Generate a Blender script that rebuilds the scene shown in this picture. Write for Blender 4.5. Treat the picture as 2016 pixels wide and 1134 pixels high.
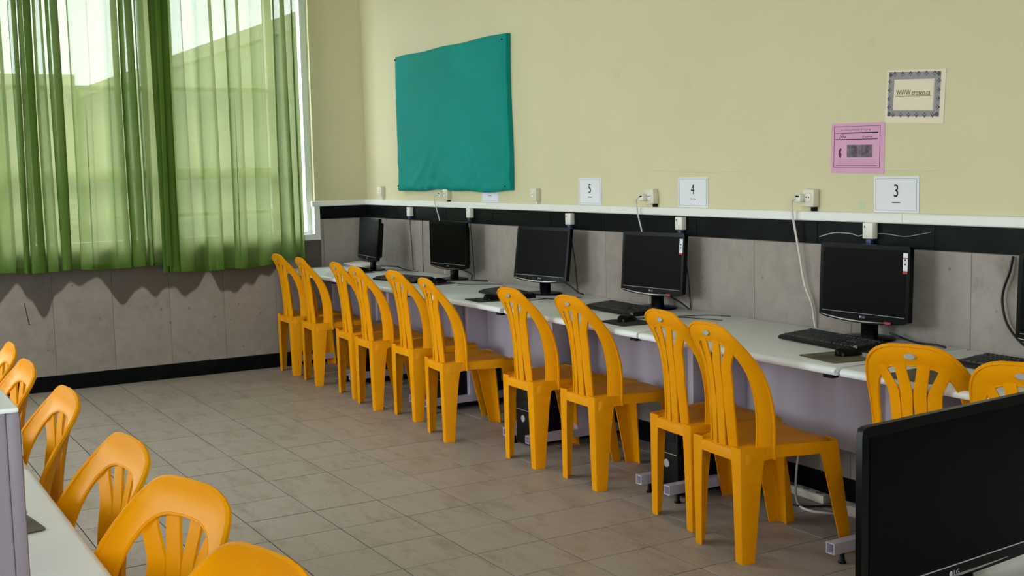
import bpy, bmesh, math, random
from mathutils import Vector, Matrix

# ------------------------------------------------------------------ reset
for o in list(bpy.data.objects):
    bpy.data.objects.remove(o, do_unlink=True)
scene = bpy.context.scene
C = scene.collection
random.seed(7)
R = math.radians
PI = math.pi

# ------------------------------------------------------------------ camera
def look_axes(yaw, pitch, roll):
    cy, sy, cp, sp = math.cos(yaw), math.sin(yaw), math.cos(pitch), math.sin(pitch)
    f = Vector((cy * cp, sy * cp, -sp)); r = Vector((sy, -cy, 0)); d = f.cross(r)
    cr, sr = math.cos(roll), math.sin(roll)
    return cr * r + sr * d, -sr * r + cr * d, f
cam_d = bpy.data.cameras.new('camera'); cam = bpy.data.objects.new('camera', cam_d); C.objects.link(cam)
_r, _d, _f = look_axes(R(149.66006), R(5.74936), R(1.33829))
M = Matrix.Identity(4)
for i in range(3):
    M[i][0], M[i][1], M[i][2] = _r[i], -_d[i], -_f[i]
M.translation = (8.56225, -3.72505, 1.45)
cam.matrix_world = M
cam_d.sensor_width = 36.0
cam_d.lens = 2340.35 / 2016 * 36.0
cam_d.clip_start = 0.05
scene.camera = cam

# ------------------------------------------------------------------ world (overcast daylight) + window portals
world = bpy.data.worlds.new('world'); scene.world = world; world.use_nodes = True
wn = world.node_tree
bg = wn.nodes['Background']; bg.inputs[0].default_value = (0.87, 0.94, 1.0, 1); bg.inputs[1].default_value = 16.5

scene.view_settings.view_transform = 'Standard'
scene.view_settings.look = 'None'
scene.view_settings.gamma = 1.0
scene.view_settings.use_curve_mapping = False
scene.view_settings.exposure = 0.0

RX, RY, RZ = 11.2, -7.6, 3.25         # room: x 0..RX, y RY..0, z 0..RZ
SILL, HEAD = 0.955, 2.95
WIN_LEFT = [(-3.25, -0.43), (-7.1, -4.3)]      # openings (y range) in the window wall
FILL_WIN_FRONT = [(1.4, 4.4)]          # unseen opening (x range) added for fill, in the wall opposite the computers
FILL_WIN_RIGHT = [(-6.4, -3.4)]         # added opening (y range) behind the camera, brightens the window wall

def portal(name, loc, rot, sx, sy):
    l = bpy.data.lights.new(name, 'AREA'); l.shape = 'RECTANGLE'; l.size = sx; l.size_y = sy
    l.cycles.is_portal = True
    o = bpy.data.objects.new(name, l); C.objects.link(o); o.location = loc; o.rotation_euler = rot
for a, b in WIN_LEFT:
    portal('window_portal', (-0.26, (a + b) / 2, (SILL + HEAD) / 2), (0, R(-90), 0), HEAD - SILL, b - a)
for a, b in FILL_WIN_FRONT:
    portal('window_portal', ((a + b) / 2, RY - 0.26, (SILL + HEAD) / 2), (R(90), 0, 0), b - a, HEAD - SILL)

for a, b in FILL_WIN_RIGHT:
    portal('window_portal', (RX + 0.26, (a + b) / 2, (SILL + HEAD) / 2), (0, R(90), 0), HEAD - SILL, b - a)

# ------------------------------------------------------------------ material helpers
def srgb(r, g, b):
    f = lambda c: (c / 255 / 12.92) if c / 255 <= 0.04045 else ((c / 255 + 0.055) / 1.055) ** 2.4
    return (f(r), f(g), f(b), 1.0)

class NT:
    def __init__(s, name):
        s.m = bpy.data.materials.new(name); s.m.use_nodes = True
        s.t = s.m.node_tree; s.t.nodes.clear()
        s.out = s.n('ShaderNodeOutputMaterial')
    def n(s, t, **kw):
        nd = s.t.nodes.new(t)
        for k, v in kw.items(): setattr(nd, k, v)
        return nd
    def l(s, a, b): s.t.links.new(a, b)
    def mix(s, fac, a, b, mode='MIX'):
        m = s.n('ShaderNodeMix', data_type='RGBA', blend_type=mode)
        for sock, v in ((m.inputs[0], fac), (m.inputs[6], a), (m.inputs[7], b)):
            if hasattr(v, 'links'): s.l(v, sock)
            else: sock.default_value = v
        return m.outputs[2]
    def noise(s, scale, detail=3, rough=0.55, coord='Object', vecscale=None, w=None):
        tc = s.n('ShaderNodeTexCoord'); src = tc.outputs[coord]
        if vecscale:
            mp = s.n('ShaderNodeMapping'); mp.inputs['Scale'].default_value = vecscale; s.l(src, mp.inputs[0]); src = mp.outputs[0]
        nz = s.n('ShaderNodeTexNoise', noise_dimensions='4D'); nz.inputs['Scale'].default_value = scale
        nz.inputs['Detail'].default_value = detail; nz.inputs['Roughness'].default_value = rough
        s.l(src, nz.inputs['Vector'])
        if w is not None: s.l(w, nz.inputs['W'])
        return nz.outputs[0]
    def ramp(s, fac, p0, p1):
        r = s.n('ShaderNodeMapRange'); r.inputs[1].default_value = p0; r.inputs[2].default_value = p1
        s.l(fac, r.inputs[0]); return r.outputs[0]
    def rnd(s, mul=1.0):
        oi = s.n('ShaderNodeObjectInfo')
        m = s.n('ShaderNodeMath', operation='MULTIPLY'); m.inputs[1].default_value = mul; s.l(oi.outputs['Random'], m.inputs[0])
        return m.outputs[0]
    def bsdf(s, col, rough=0.5, metal=0.0, spec=0.5, bump=None, bump_s=0.2, bump_d=0.01, coat=0.0):
        p = s.n('ShaderNodeBsdfPrincipled')
        if hasattr(col, 'links'): s.l(col, p.inputs['Base Color'])
        else: p.inputs['Base Color'].default_value = col
        if hasattr(rough, 'links'): s.l(rough, p.inputs['Roughness'])
        else: p.inputs['Roughness'].default_value = rough
        p.inputs['Metallic'].default_value = metal
        p.inputs['Specular IOR Level'].default_value = spec
        p.inputs['Coat Weight'].default_value = coat
        if bump is not None:
            b = s.n('ShaderNodeBump'); b.inputs['Strength'].default_value = bump_s; b.inputs['Distance'].default_value = bump_d
            s.l(bump, b.inputs['Height']); s.l(b.outputs[0], p.inputs['Normal'])
        s.l(p.outputs[0], s.out.inputs[0]); return p

MAT = {}
def flat(name, col, rough=0.5, metal=0.0, spec=0.5, coat=0.0):
    t = NT(name); t.bsdf(col, rough, metal, spec, coat=coat); MAT[name] = t.m; return t.m

# painted plaster
t = NT('cream_paint')
n1 = t.noise(1.3, 4, 0.6); n2 = t.noise(90, 3, 0.6); n3 = t.noise(5, 5, 0.65)
c = t.mix(t.ramp(n1, .3, .7), srgb(203, 196, 160), srgb(209, 201, 167))
c = t.mix(t.ramp(n3, .62, .85), c, srgb(190, 184, 152))
t.bsdf(c, 0.6, spec=0.3, bump=n2, bump_s=0.12, bump_d=0.004); MAT['cream_paint'] = t.m
flat('ceiling_paint', srgb(232, 230, 220), 0.8, spec=0.2)

# grey stone wainscot
t = NT('grey_stone')
w = t.rnd(40); n1 = t.noise(2.2, 5, 0.65, w=w); n2 = t.noise(16, 4, 0.6, w=w); n3 = t.noise(3.4, 6, 0.7, w=w, vecscale=(1, 1, .7))
c = t.mix(t.ramp(n1, .3, .7), srgb(126, 116, 111), srgb(148, 138, 133))
c = t.mix(t.rnd(0.35), c, srgb(162, 152, 146))
c = t.mix(t.ramp(n3, .58, .72), c, srgb(108, 98, 91))
vo = t.n('ShaderNodeTexVoronoi'); vo.inputs['Scale'].default_value = 9; tc = t.n('ShaderNodeTexCoord'); t.l(tc.outputs['Object'], vo.inputs['Vector'])
c = t.mix(t.ramp(vo.outputs['Distance'], .09, .05), c, srgb(104, 92, 80))
c = t.mix(t.ramp(n2, .35, .75), c, t.mix(0.5, c, srgb(165, 154, 146)))
t.bsdf(c, 0.45, spec=0.35, bump=n2, bump_s=0.05, bump_d=0.003); MAT['grey_stone'] = t.m

# the same stone with an old damp stain under the window sill
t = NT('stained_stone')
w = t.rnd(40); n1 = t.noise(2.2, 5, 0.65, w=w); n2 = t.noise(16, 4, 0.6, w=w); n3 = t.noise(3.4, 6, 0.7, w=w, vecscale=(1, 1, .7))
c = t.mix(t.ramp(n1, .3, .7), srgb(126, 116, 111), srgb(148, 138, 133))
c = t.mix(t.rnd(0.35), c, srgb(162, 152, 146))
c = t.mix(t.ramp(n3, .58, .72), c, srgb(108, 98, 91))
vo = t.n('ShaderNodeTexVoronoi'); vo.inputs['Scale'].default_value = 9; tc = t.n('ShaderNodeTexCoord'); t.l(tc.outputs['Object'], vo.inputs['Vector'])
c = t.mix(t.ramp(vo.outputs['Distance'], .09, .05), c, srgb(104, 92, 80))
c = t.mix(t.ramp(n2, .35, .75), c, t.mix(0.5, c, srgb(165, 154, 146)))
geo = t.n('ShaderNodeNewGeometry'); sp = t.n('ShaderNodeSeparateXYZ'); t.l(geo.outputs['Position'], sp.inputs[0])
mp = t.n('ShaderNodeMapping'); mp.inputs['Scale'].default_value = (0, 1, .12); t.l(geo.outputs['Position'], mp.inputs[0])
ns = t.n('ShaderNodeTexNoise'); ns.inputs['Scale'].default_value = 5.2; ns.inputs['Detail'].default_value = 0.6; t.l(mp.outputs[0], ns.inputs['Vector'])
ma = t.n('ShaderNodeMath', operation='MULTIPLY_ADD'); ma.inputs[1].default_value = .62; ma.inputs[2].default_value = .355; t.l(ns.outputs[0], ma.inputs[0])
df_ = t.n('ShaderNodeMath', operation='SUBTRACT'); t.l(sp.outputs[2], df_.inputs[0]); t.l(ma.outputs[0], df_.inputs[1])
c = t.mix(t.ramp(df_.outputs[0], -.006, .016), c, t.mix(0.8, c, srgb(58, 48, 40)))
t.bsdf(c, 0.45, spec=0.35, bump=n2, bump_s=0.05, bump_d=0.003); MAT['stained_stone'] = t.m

# polished black stone
t = NT('black_stone')
w = t.rnd(30); n1 = t.noise(7, 5, 0.7, w=w)
c = t.mix(t.ramp(n1, .45, .75), srgb(9, 11, 14), srgb(20, 25, 27))
t.bsdf(c, 0.35, spec=0.08); MAT['black_stone'] = t.m
flat('pale_vein', srgb(150, 156, 150), 0.5)

# terrazzo floor tile
t = NT('floor_tile')
w = t.rnd(50); n1 = t.noise(3.2, 5, 0.65, w=w); n2 = t.noise(60, 3, 0.7, w=w); n3 = t.noise(7, 5, 0.7, w=w, vecscale=(.6, 1.8, 1))
c = t.mix(t.ramp(n1, .3, .7), srgb(153, 141, 132), srgb(169, 158, 150))
c = t.mix(t.rnd(0.5), c, srgb(164, 153, 146))
c = t.mix(t.ramp(n3, .50, .85), c, srgb(122, 104, 88))
c = t.mix(t.ramp(n2, .5, .8), c, t.mix(0.4, c, srgb(188, 178, 166)))
t.bsdf(c, t.ramp(n1, -0.6, 1.6), spec=0.4, bump=n1, bump_s=0.05, bump_d=0.004); MAT['floor_tile'] = t.m
flat('floor_grout', srgb(34, 27, 22), 0.95, spec=0.05)

# plastics, metals, boards
t = NT('yellow_plastic')
n1 = t.noise(6, 4, 0.6, w=t.rnd(20)); n2 = t.noise(140, 2, 0.5)
c = t.mix(t.ramp(n1, .3, .75), srgb(228, 150, 0), srgb(220, 141, 0))
t.bsdf(c, 0.4, spec=0.09, bump=n2, bump_s=0.03, bump_d=0.001); MAT['yellow_plastic'] = t.m
t = NT('white_laminate')
n1 = t.noise(5, 4, 0.6, w=t.rnd(20))
t.bsdf(t.mix(t.ramp(n1, .35, .7), srgb(222, 224, 228), srgb(232, 234, 238)), 0.38, spec=0.4); MAT['white_laminate'] = t.m
flat('lavender_metal', srgb(186, 177, 194), 0.45)
flat('tower_grey', srgb(132, 123, 136), 0.5, spec=.3)
flat('white_trim', srgb(226, 226, 222), 0.4)
flat('black_plastic', srgb(8, 8, 9), 0.45, spec=0.18)
flat('gloss_black', srgb(5, 5, 6), 0.25, spec=0.12)
flat('screen_black', srgb(3, 3, 4), 0.35, spec=0.05)
flat('case_black', srgb(9, 9, 11), 0.5, spec=0.2)
flat('key_black', srgb(24, 26, 30), 0.5, spec=.3)
flat('chrome', srgb(205, 208, 212), 0.2, metal=1.0)
flat('grey_plastic', srgb(150, 150, 152), 0.45)
flat('logo_grey', srgb(160, 160, 166), 0.4)
flat('beige_plastic', srgb(214, 207, 188), 0.45)
flat('ivory_plastic', srgb(226, 222, 212), 0.4)
flat('hole_black', srgb(20, 18, 16), 0.9, spec=0.1)
flat('blue_plastic', srgb(24, 44, 92), 0.45)
flat('black_rubber', srgb(20, 20, 24), 0.55)
flat('white_cable', srgb(214, 208, 200), 0.5)
flat('brown_plastic', srgb(96, 44, 28), 0.4)
flat('pad_dark', srgb(42, 40, 46), 0.8, spec=0.2)
t = NT('pad_brown')
n1 = t.noise(9, 5, 0.65, w=t.rnd(9))
t.bsdf(t.mix(t.ramp(n1, .35, .7), srgb(70, 66, 56), srgb(112, 104, 88)), 0.7, spec=0.3); MAT['pad_brown'] = t.m
flat('paper_white', srgb(222, 223, 230), 0.7, spec=0.2)
flat('paper_cream', srgb(226, 213, 190), 0.7, spec=0.2)
flat('paper_pink', srgb(214, 160, 192), 0.65, spec=0.25)
flat('ink_black', srgb(24, 22, 26), 0.7, spec=0.2)
flat('ink_olive', srgb(104, 98, 66), 0.7, spec=0.2)
flat('ink_plum', srgb(92, 52, 84), 0.7, spec=0.2)
flat('ink_grey', srgb(146, 143, 146), 0.7, spec=0.2)
flat('ink_slate', srgb(84, 82, 88), 0.7, spec=0.2)
flat('ink_red', srgb(168, 52, 56), 0.6, spec=0.3)
flat('ink_pale', srgb(172, 132, 160), 0.7, spec=0.2)
t = NT('photo_print')
n1 = t.noise(26, 5, 0.7)
t.bsdf(t.mix(t.ramp(n1, .35, .65), srgb(62, 50, 62), srgb(134, 116, 132)), 0.6, spec=0.3); MAT['photo_print'] = t.m
# teal cloth on the notice board
t = NT('teal_cloth')
n1 = t.noise(9, 4, 0.6, vecscale=(1, 1, 3.2)); n2 = t.noise(220, 2, 0.5); n3 = t.noise(2, 3, 0.5)
c = t.mix(t.ramp(n3, .3, .7), srgb(0, 130, 121), srgb(0, 140, 132))
t.bsdf(c, 0.75, spec=0.2, bump=n2, bump_s=0.15, bump_d=0.003); MAT['teal_cloth'] = t.m
# sheer green curtain
t = NT('green_curtain')
tc = t.n('ShaderNodeTexCoord')
n1 = t.noise(260, 2, 0.5, vecscale=(1, 1, .25)); n2 = t.noise(3, 3, 0.5)
base = t.mix(t.ramp(n2, .3, .7), srgb(86, 120, 46), srgb(102, 130, 60))
base = t.mix(t.ramp(n1, .35, .65), base, t.mix(0.25, base, srgb(50, 100, 44)))
df = t.n('ShaderNodeBsdfDiffuse'); t.l(base, df.inputs[0])
tl = t.n('ShaderNodeBsdfTranslucent'); t.l(t.mix(0.85, base, srgb(160, 160, 116)), tl.inputs[0])
tr = t.n('ShaderNodeBsdfTransparent')
m1 = t.n('ShaderNodeMixShader'); m1.inputs[0].default_value = 0.31; t.l(df.outputs[0], m1.inputs[1]); t.l(tl.outputs[0], m1.inputs[2])
m2 = t.n('ShaderNodeMixShader'); m2.inputs[0].default_value = 0.052; t.l(m1.outputs[0], m2.inputs[1]); t.l(tr.outputs[0], m2.inputs[2])
t.l(m2.outputs[0], t.out.inputs[0]); MAT['green_curtain'] = t.m
# window glass
t = NT('window_glass')
tr = t.n('ShaderNodeBsdfTransparent'); tr.inputs[0].default_value = (.93, .95, .94, 1)
gl = t.n('ShaderNodeBsdfGlossy'); gl.inputs['Roughness'].default_value = 0.03
m1 = t.n('ShaderNodeMixShader'); m1.inputs[0].default_value = 0.06; t.l(tr.outputs[0], m1.inputs[1]); t.l(gl.outputs[0], m1.inputs[2])
t.l(m1.outputs[0], t.out.inputs[0]); MAT['window_glass'] = t.m
flat('window_paint', srgb(226, 228, 226), 0.45)
flat('outside_wall', srgb(112, 122, 104), 0.8)
flat('outside_wall_pale', srgb(140, 138, 122), 0.8)
flat('outside_ground', srgb(120, 118, 108), 0.9)
flat('steel_rod', srgb(150, 150, 150), 0.35, metal=0.8)

# ------------------------------------------------------------------ mesh helpers
class MB:
    """collects geometry, build() links it as ONE mesh object"""
    def __init__(s): s.v, s.f = [], []
    def add(s, vs, fs):
        k = len(s.v); s.v += [tuple(p) for p in vs]; s.f += [tuple(i + k for i in f) for f in fs]; return s
    def box(s, x0, x1, y0, y1, z0, z1):
        return s.add([(x0, y0, z0), (x1, y0, z0), (x1, y1, z0), (x0, y1, z0), (x0, y0, z1), (x1, y0, z1), (x1, y1, z1), (x0, y1, z1)],
                     [(0, 3, 2, 1), (4, 5, 6, 7), (0, 1, 5, 4), (1, 2, 6, 5), (2, 3, 7, 6), (3, 0, 4, 7)])
    def rbox(s, x0, x1, y0, y1, z0, z1, r=0.004, seg=2):
        bm = bmesh.new()
        bmesh.ops.create_cube(bm, size=1.0)
        for v in bm.verts:
            v.co = Vector(((x0 + x1) / 2 + v.co.x * (x1 - x0), (y0 + y1) / 2 + v.co.y * (y1 - y0), (z0 + z1) / 2 + v.co.z * (z1 - z0)))
        bmesh.ops.bevel(bm, geom=bm.edges[:], offset=r, segments=seg, profile=0.5, affect='EDGES')
        bm.verts.index_update()
        s.add([v.co[:] for v in bm.verts], [[v.index for v in f.verts] for f in bm.faces]); bm.free(); return s
    def prism(s, pts, axis, a, b):
        """closed 2-D outline extruded along axis (0,1,2) from a to b"""
        def p3(p, h):
            q = list(p); q.insert(axis, h); return tuple(q)
        n = len(pts)
        return s.add([p3(p, a) for p in pts] + [p3(p, b) for p in pts],
                     [tuple(range(n))[::-1], tuple(range(n, 2 * n))] + [(i, (i + 1) % n, n + (i + 1) % n, n + i) for i in range(n)])
    def tube(s, path, r, seg=8, cap=True):
        path = [Vector(p) for p in path]; n = len(path); vs = []
        t0 = (path[1] - path[0]).normalized(); up = Vector((0, 0, 1)) if abs(t0.z) < .9 else Vector((1, 0, 0))
        a = t0.cross(up).normalized()
        for i, p in enumerate(path):
            t = (path[min(i + 1, n - 1)] - path[max(i - 1, 0)]).normalized()
            a = (a - t * a.dot(t)).normalized(); b = t.cross(a)
            rr = r[i] if isinstance(r, (list, tuple)) else r
            vs += [p + (a * math.cos(2 * PI * k / seg) + b * math.sin(2 * PI * k / seg)) * rr for k in range(seg)]
        fs = [(i * seg + k, i * seg + (k + 1) % seg, (i + 1) * seg + (k + 1) % seg, (i + 1) * seg + k) for i in range(n - 1) for k in range(seg)]
        if cap: fs += [tuple(range(seg))[::-1], tuple((n - 1) * seg + k for k in range(seg))]
        return s.add(vs, fs)
    def lathe(s, prof, seg=24, sx=1.0, sy=1.0, c=(0, 0, 0)):
        vs = []; n = len(prof)
        for r, z in prof:
            vs += [(c[0] + r * sx * math.cos(2 * PI * k / seg), c[1] + r * sy * math.sin(2 * PI * k / seg), c[2] + z) for k in range(seg)]
        fs = [(i * seg + k, i * seg + (k + 1) % seg, (i + 1) * seg + (k + 1) % seg, (i + 1) * seg + k) for i in range(n - 1) for k in range(seg)]
        fs += [tuple(range(seg))[::-1], tuple((n - 1) * seg + k for k in range(seg))]
        return s.add(vs, fs)
    def sheet(s, rows, thick):
        """grid of points (rows of equal length) given a thickness vector: closed shell"""
        h, w = len(rows), len(rows[0])
        flatp = [Vector(p) for r in rows for p in r]; th = Vector(thick)
        k = h * w
        vs = flatp + [p + th for p in flatp]
        q = lambda i, j: i * w + j
        fs = []
        for i in range(h - 1):
            for j in range(w - 1):
                fs.append((q(i, j), q(i, j + 1), q(i + 1, j + 1), q(i + 1, j)))
                fs.append((k + q(i, j), k + q(i + 1, j), k + q(i + 1, j + 1), k + q(i, j + 1)))
        bd = [q(0, j) for j in range(w)] + [q(i, w - 1) for i in range(1, h)] + [q(h - 1, j) for j in range(w - 2, -1, -1)] + [q(i, 0) for i in range(h - 2, 0, -1)]
        for a, b in zip(bd, bd[1:] + bd[:1]): fs.append((a, k + a, k + b, b))
        return s.add(vs, fs)
    def xform(s, Mx):
        s.v = [tuple(Mx @ Vector(p)) for p in s.v]; return s
    def mesh(s, name, smooth=None):
        me = bpy.data.meshes.new(name); me.from_pydata(s.v, [], s.f); me.validate(); me.update()
        bm = bmesh.new(); bm.from_mesh(me); bmesh.ops.recalc_face_normals(bm, faces=bm.faces[:])
        if smooth is not None:
            for f in bm.faces: f.smooth = True
            for e in bm.edges:
                if len(e.link_faces) == 2 and e.calc_face_angle(0) > R(smooth): e.smooth = False
        bm.to_mesh(me); bm.free()
        return me
    def build(s, name, mat, parent=None, smooth=None, loc=None, rot=None):
        return put(name, s.mesh(name, smooth), mat, parent, loc, rot)

def put(name, me, mat, parent=None, loc=None, rot=None):
    o = bpy.data.objects.new(name, me); C.objects.link(o)
    if mat and not me.materials: me.materials.append(MAT[mat] if isinstance(mat, str) else mat)
    if parent: o.parent = parent
    if loc: o.location = loc
    if rot: o.rotation_euler = rot
    return o
def tag(o, label=None, cat=None, group=None, kind=None):
    for k, v in (('label', label), ('category', cat), ('group', group), ('kind', kind)):
        if v: o[k] = v
    return o
def thing(name, loc, rz=0, label=None, cat=None, group=None, kind=None):
    o = bpy.data.objects.new(name, None); C.objects.link(o); o.location = loc; o.rotation_euler = (0, 0, rz)
    o.empty_display_size = 0.1
    return tag(o, label, cat, group, kind)
def copy_tree(o, parent=None):
    c = o.copy(); C.objects.link(c); c.parent = parent
    for ch in list(o.children): copy_tree(ch, c)
    return c
def text_mb(body, size, sx=1.0, align='CENTER', ext=0.0004):
    """lettering in the local XZ plane facing -Y"""
    cu = bpy.data.curves.new('lettering', 'FONT'); cu.body = body; cu.size = size; cu.align_x = align; cu.align_y = 'CENTER'
    cu.extrude = ext; cu.resolution_u = 3
    ob = bpy.data.objects.new('lettering', cu); C.objects.link(ob)
    dg = bpy.context.evaluated_depsgraph_get()
    me = bpy.data.meshes.new_from_object(ob.evaluated_get(dg))
    mb = MB(); mb.add([(v.co.x * sx, -v.co.z, v.co.y) for v in me.vertices], [tuple(p.vertices) for p in me.polygons])
    bpy.data.objects.remove(ob, do_unlink=True); bpy.data.curves.remove(cu); bpy.data.meshes.remove(me)
    return mb
def smooth_path(pts, n=6):
    P = [Vector(p) for p in pts]; out = []
    for i in range(len(P) - 1):
        p0, p1, p2, p3 = P[max(i - 1, 0)], P[i], P[i + 1], P[min(i + 2, len(P) - 1)]
        for k in range(n):
            u = k / n
            out.append(0.5 * ((2 * p1) + (p2 - p0) * u + (2 * p0 - 5 * p1 + 4 * p2 - p3) * u * u + (-p0 + 3 * p1 - 3 * p2 + p3) * u ** 3))
    out.append(P[-1]); return out

# ------------------------------------------------------------------ the room shell
fl = MB().box(-0.3, RX + .3, RY - .3, 0.3, -0.2, -0.003).build('floor', 'floor_grout'); tag(fl, kind='structure')
TS = 0.3003; GAP = 0.0045
tx0 = 8.56225 - 3.492 * 1.45; ty0 = -3.72505 + 1.843 * 1.45     # a joint crossing read off the photo
tile_me = MB().box(-TS / 2 + .0028, TS / 2 - .0028, -TS / 2 + .0026, TS / 2 - .0026, -0.012, 0.0).mesh('tile')
tile_me.materials.append(MAT['floor_tile'])
cand = []
for i in range(-40, 60):
    for j in range(-40, 20):
        cx, cy = tx0 + (i + .5) * TS, ty0 + (j + .5) * TS
        if not (-.16 < cx < RX + .16 and RY - .16 < cy < 0.16): continue
        v = Vector((cx, cy, 0)) - cam.location
        zc = v.dot(_f)
        seen = False
        if zc > 0.3:
            px, py = 1008 + 2340.35 * v.dot(_r) / zc, 567 + 2340.35 * v.dot(_d) / zc
            seen = -90 < px < 1800 and 690 < py < 1260
        cand.append((0 if seen else 1, zc if seen else v.length, cx, cy))
cand.sort()
for k, (s_, _, cx, cy) in enumerate(cand[:300]):
    o = put('tile', tile_me, None, fl, (cx, cy, random.uniform(-.0012, .0)))
rest = MB()
for s_, _, cx, cy in cand[300:]:
    rest.box(cx - TS / 2 + GAP / 2, cx + TS / 2 - GAP / 2, cy - TS / 2 + GAP / 2, cy + TS / 2 - GAP / 2, -0.012, -0.0006)
tag(rest.build('far_tiles', 'floor_tile', fl), kind='stuff')

tag(MB().box(-0.3, RX + .3, RY - .3, 0.3, RZ, RZ + .2).build('ceiling', 'ceiling_paint'), kind='structure')
wb = MB().box(-0.25, RX + .25, 0.0, 0.25, -0.004, RZ).build('wall_back', 'cream_paint'); tag(wb, kind='structure')
def holed(axis, lo, hi, a, b, holes):
    """a wall from lo to hi with window openings between SILL and HEAD"""
    mb = MB()
    def bx(u0, u1, z0, z1):
        if axis == 'y': mb.box(a, b, u0, u1, z0, z1)
        else: mb.box(u0, u1, a, b, z0, z1)
    bx(lo, hi, -0.004, SILL); bx(lo, hi, HEAD, RZ)
    cur = lo
    for h0, h1 in sorted(holes):
        bx(cur, h0, SILL, HEAD); cur = h1
    bx(cur, hi, SILL, HEAD)
    return mb
wl = holed('y', RY, 0.0, -0.25, 0.0, WIN_LEFT).build('wall_left', 'cream_paint'); tag(wl, kind='structure')
tag(holed('y', RY, 0.0, RX, RX + .25, FILL_WIN_RIGHT).build('wall_right', 'cream_paint'), kind='structure')
wf = holed('x', 0.0, RX, RY - .25, RY, FILL_WIN_FRONT).build('wall_front', 'cream_paint'); tag(wf, kind='structure')

# windows: frame, bars, panes
def window(name, axis, u0, u1, a, muls, trans):
    """axis 'y': in the window wall (plane x = a); axis 'x': plane y = a"""
    fr = MB()
    def bx(mb, p0, p1, z0, z1, d0=-.03, d1=.03):
        if axis == 'y': mb.box(a + d0, a + d1, p0, p1, z0, z1)
        else: mb.box(p0, p1, a + d0, a + d1, z0, z1)
    w = 0.05
    bx(fr, u0, u1, SILL, SILL + w); bx(fr, u0, u1, HEAD - w, HEAD)
    bx(fr, u0, u0 + w, SILL + w, HEAD - w); bx(fr, u1 - w, u1, SILL + w, HEAD - w)
    root = fr.build(name, 'window_paint'); tag(root, kind='structure')
    for m, mw in muls:
        mb = MB(); bx(mb, m - mw / 2, m + mw / 2, SILL + w, HEAD - w, -.025, .025); mb.build('mullion', 'window_paint', root)
    for z, zw in trans:
        mb = MB(); bx(mb, u0 + w, (muls[-1][0] if name == 'window_1' else u1 - w), z - zw / 2, z + zw / 2, -.0245, .0245); mb.build('transom', 'window_paint', root)
    us = [u0 + w] + [x for m, mw in sorted(muls) for x in (m - mw / 2, m + mw / 2)] + [u1 - w]
    zs = [SILL + w] + [x for z, zw in sorted(trans) for x in (z - zw / 2, z + zw / 2)] + [HEAD - w]
    for i in range(0, len(us), 2):
        zz = [zs[0], zs[-1]] if name == 'window_1' and i == len(us) - 2 else zs
        for j in range(0, len(zz), 2):
            mb = MB(); bx(mb, us[i], us[i + 1], zz[j], zz[j + 1], -.003, .003); mb.build('pane', 'window_glass', root)
    return root
window('window_1', 'y', WIN_LEFT[0][0], WIN_LEFT[0][1], -0.08, [(-2.62, .05), (-1.62, .09), (-.72, .05)], [(2.07, .03), (1.46, .075), (1.17, .025)])
window('window_2', 'y', WIN_LEFT[1][0], WIN_LEFT[1][1], -0.08, [(-6.4, .06), (-5.7, .06), (-5.0, .06)], [(2.07, .04)])
window('fill_window_front', 'x', FILL_WIN_FRONT[0][0], FILL_WIN_FRONT[0][1], RY - .08, [(2.4, .06), (3.4, .06)], [(2.07, .04)])  # unseen window, added as a source of fill light facing the computers
window('fill_window_right', 'y', FILL_WIN_RIGHT[0][0], FILL_WIN_RIGHT[0][1], RX + .08, [(-5.4, .06), (-4.4, .06)], [(2.07, .04)])  # unseen window, added so daylight fills the backlit window wall
# white casing round the visible window, proud of the wainscot
cs = MB()
cs.box(-0.06, 0.022, -0.445, -0.402, SILL - .012, 1.196)
cs.box(-0.06, 0.022, -3.28, -0.445, SILL - .012, SILL + .032)
tag(cs.build('trim_3', 'white_trim'), kind='structure')

# wainscot on the window wall
def slab(parent, name, mat, axis, u0, u1, z0, z1, depth, gap=0.0016):
    mb = MB()
    if axis == 'x': mb.rbox(u0 + gap / 2, u1 - gap / 2, -depth, -0.0005, z0, z1, r=0.0012, seg=1)
    else: mb.rbox(0.0005, depth, u0 + gap / 2, u1 - gap / 2, z0, z1, r=0.0012, seg=1)
    return mb.build(name, mat, parent)
ys = [-0.016]
y = -1.563 + .396 * 3
edges = [-0.016]
while y > RY:
    edges.append(y); y -= .396
edges.append(RY + .01)
for a, b in zip(edges, edges[1:]):
    top = SILL - .013
    if a > -.41 and b > -.41: slab(wl, 'stone_slab', 'grey_stone', 'y', b, a, 0.106, 1.096, .012)
    elif a > -.41:
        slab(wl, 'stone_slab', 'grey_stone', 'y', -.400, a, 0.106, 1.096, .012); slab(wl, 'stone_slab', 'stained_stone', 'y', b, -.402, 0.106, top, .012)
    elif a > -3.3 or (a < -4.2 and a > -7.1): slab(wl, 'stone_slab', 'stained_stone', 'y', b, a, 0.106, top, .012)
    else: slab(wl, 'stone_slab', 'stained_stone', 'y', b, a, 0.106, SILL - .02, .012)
slab(wl, 'black_tile', 'black_stone', 'y', -.400, -.016, 1.098, 1.194, .013)
# wainscot on the computer wall
xs = [0.0005]; x = 3.833 - .594 * 6
while x < RX:
    if x > .05: xs.append(x)
    x += .594
xs.append(RX - .005)
for a, b in zip(xs, xs[1:]): slab(wb, 'stone_slab', 'grey_stone', 'x', a, b, 0.106, 1.096, .012)
bx_ = [0.0005, .60, 1.31, 2.0, 2.687, 3.204, 4.018, 4.827, 5.447, 6.2, 6.95, 7.7, 8.4, 9.1, 9.8, 10.5, RX - .005]
for a, b in zip(bx_, bx_[1:]): slab(wb, 'black_tile', 'black_stone', 'x', a, b, 1.098, 1.194, .015, gap=.003)
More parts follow.
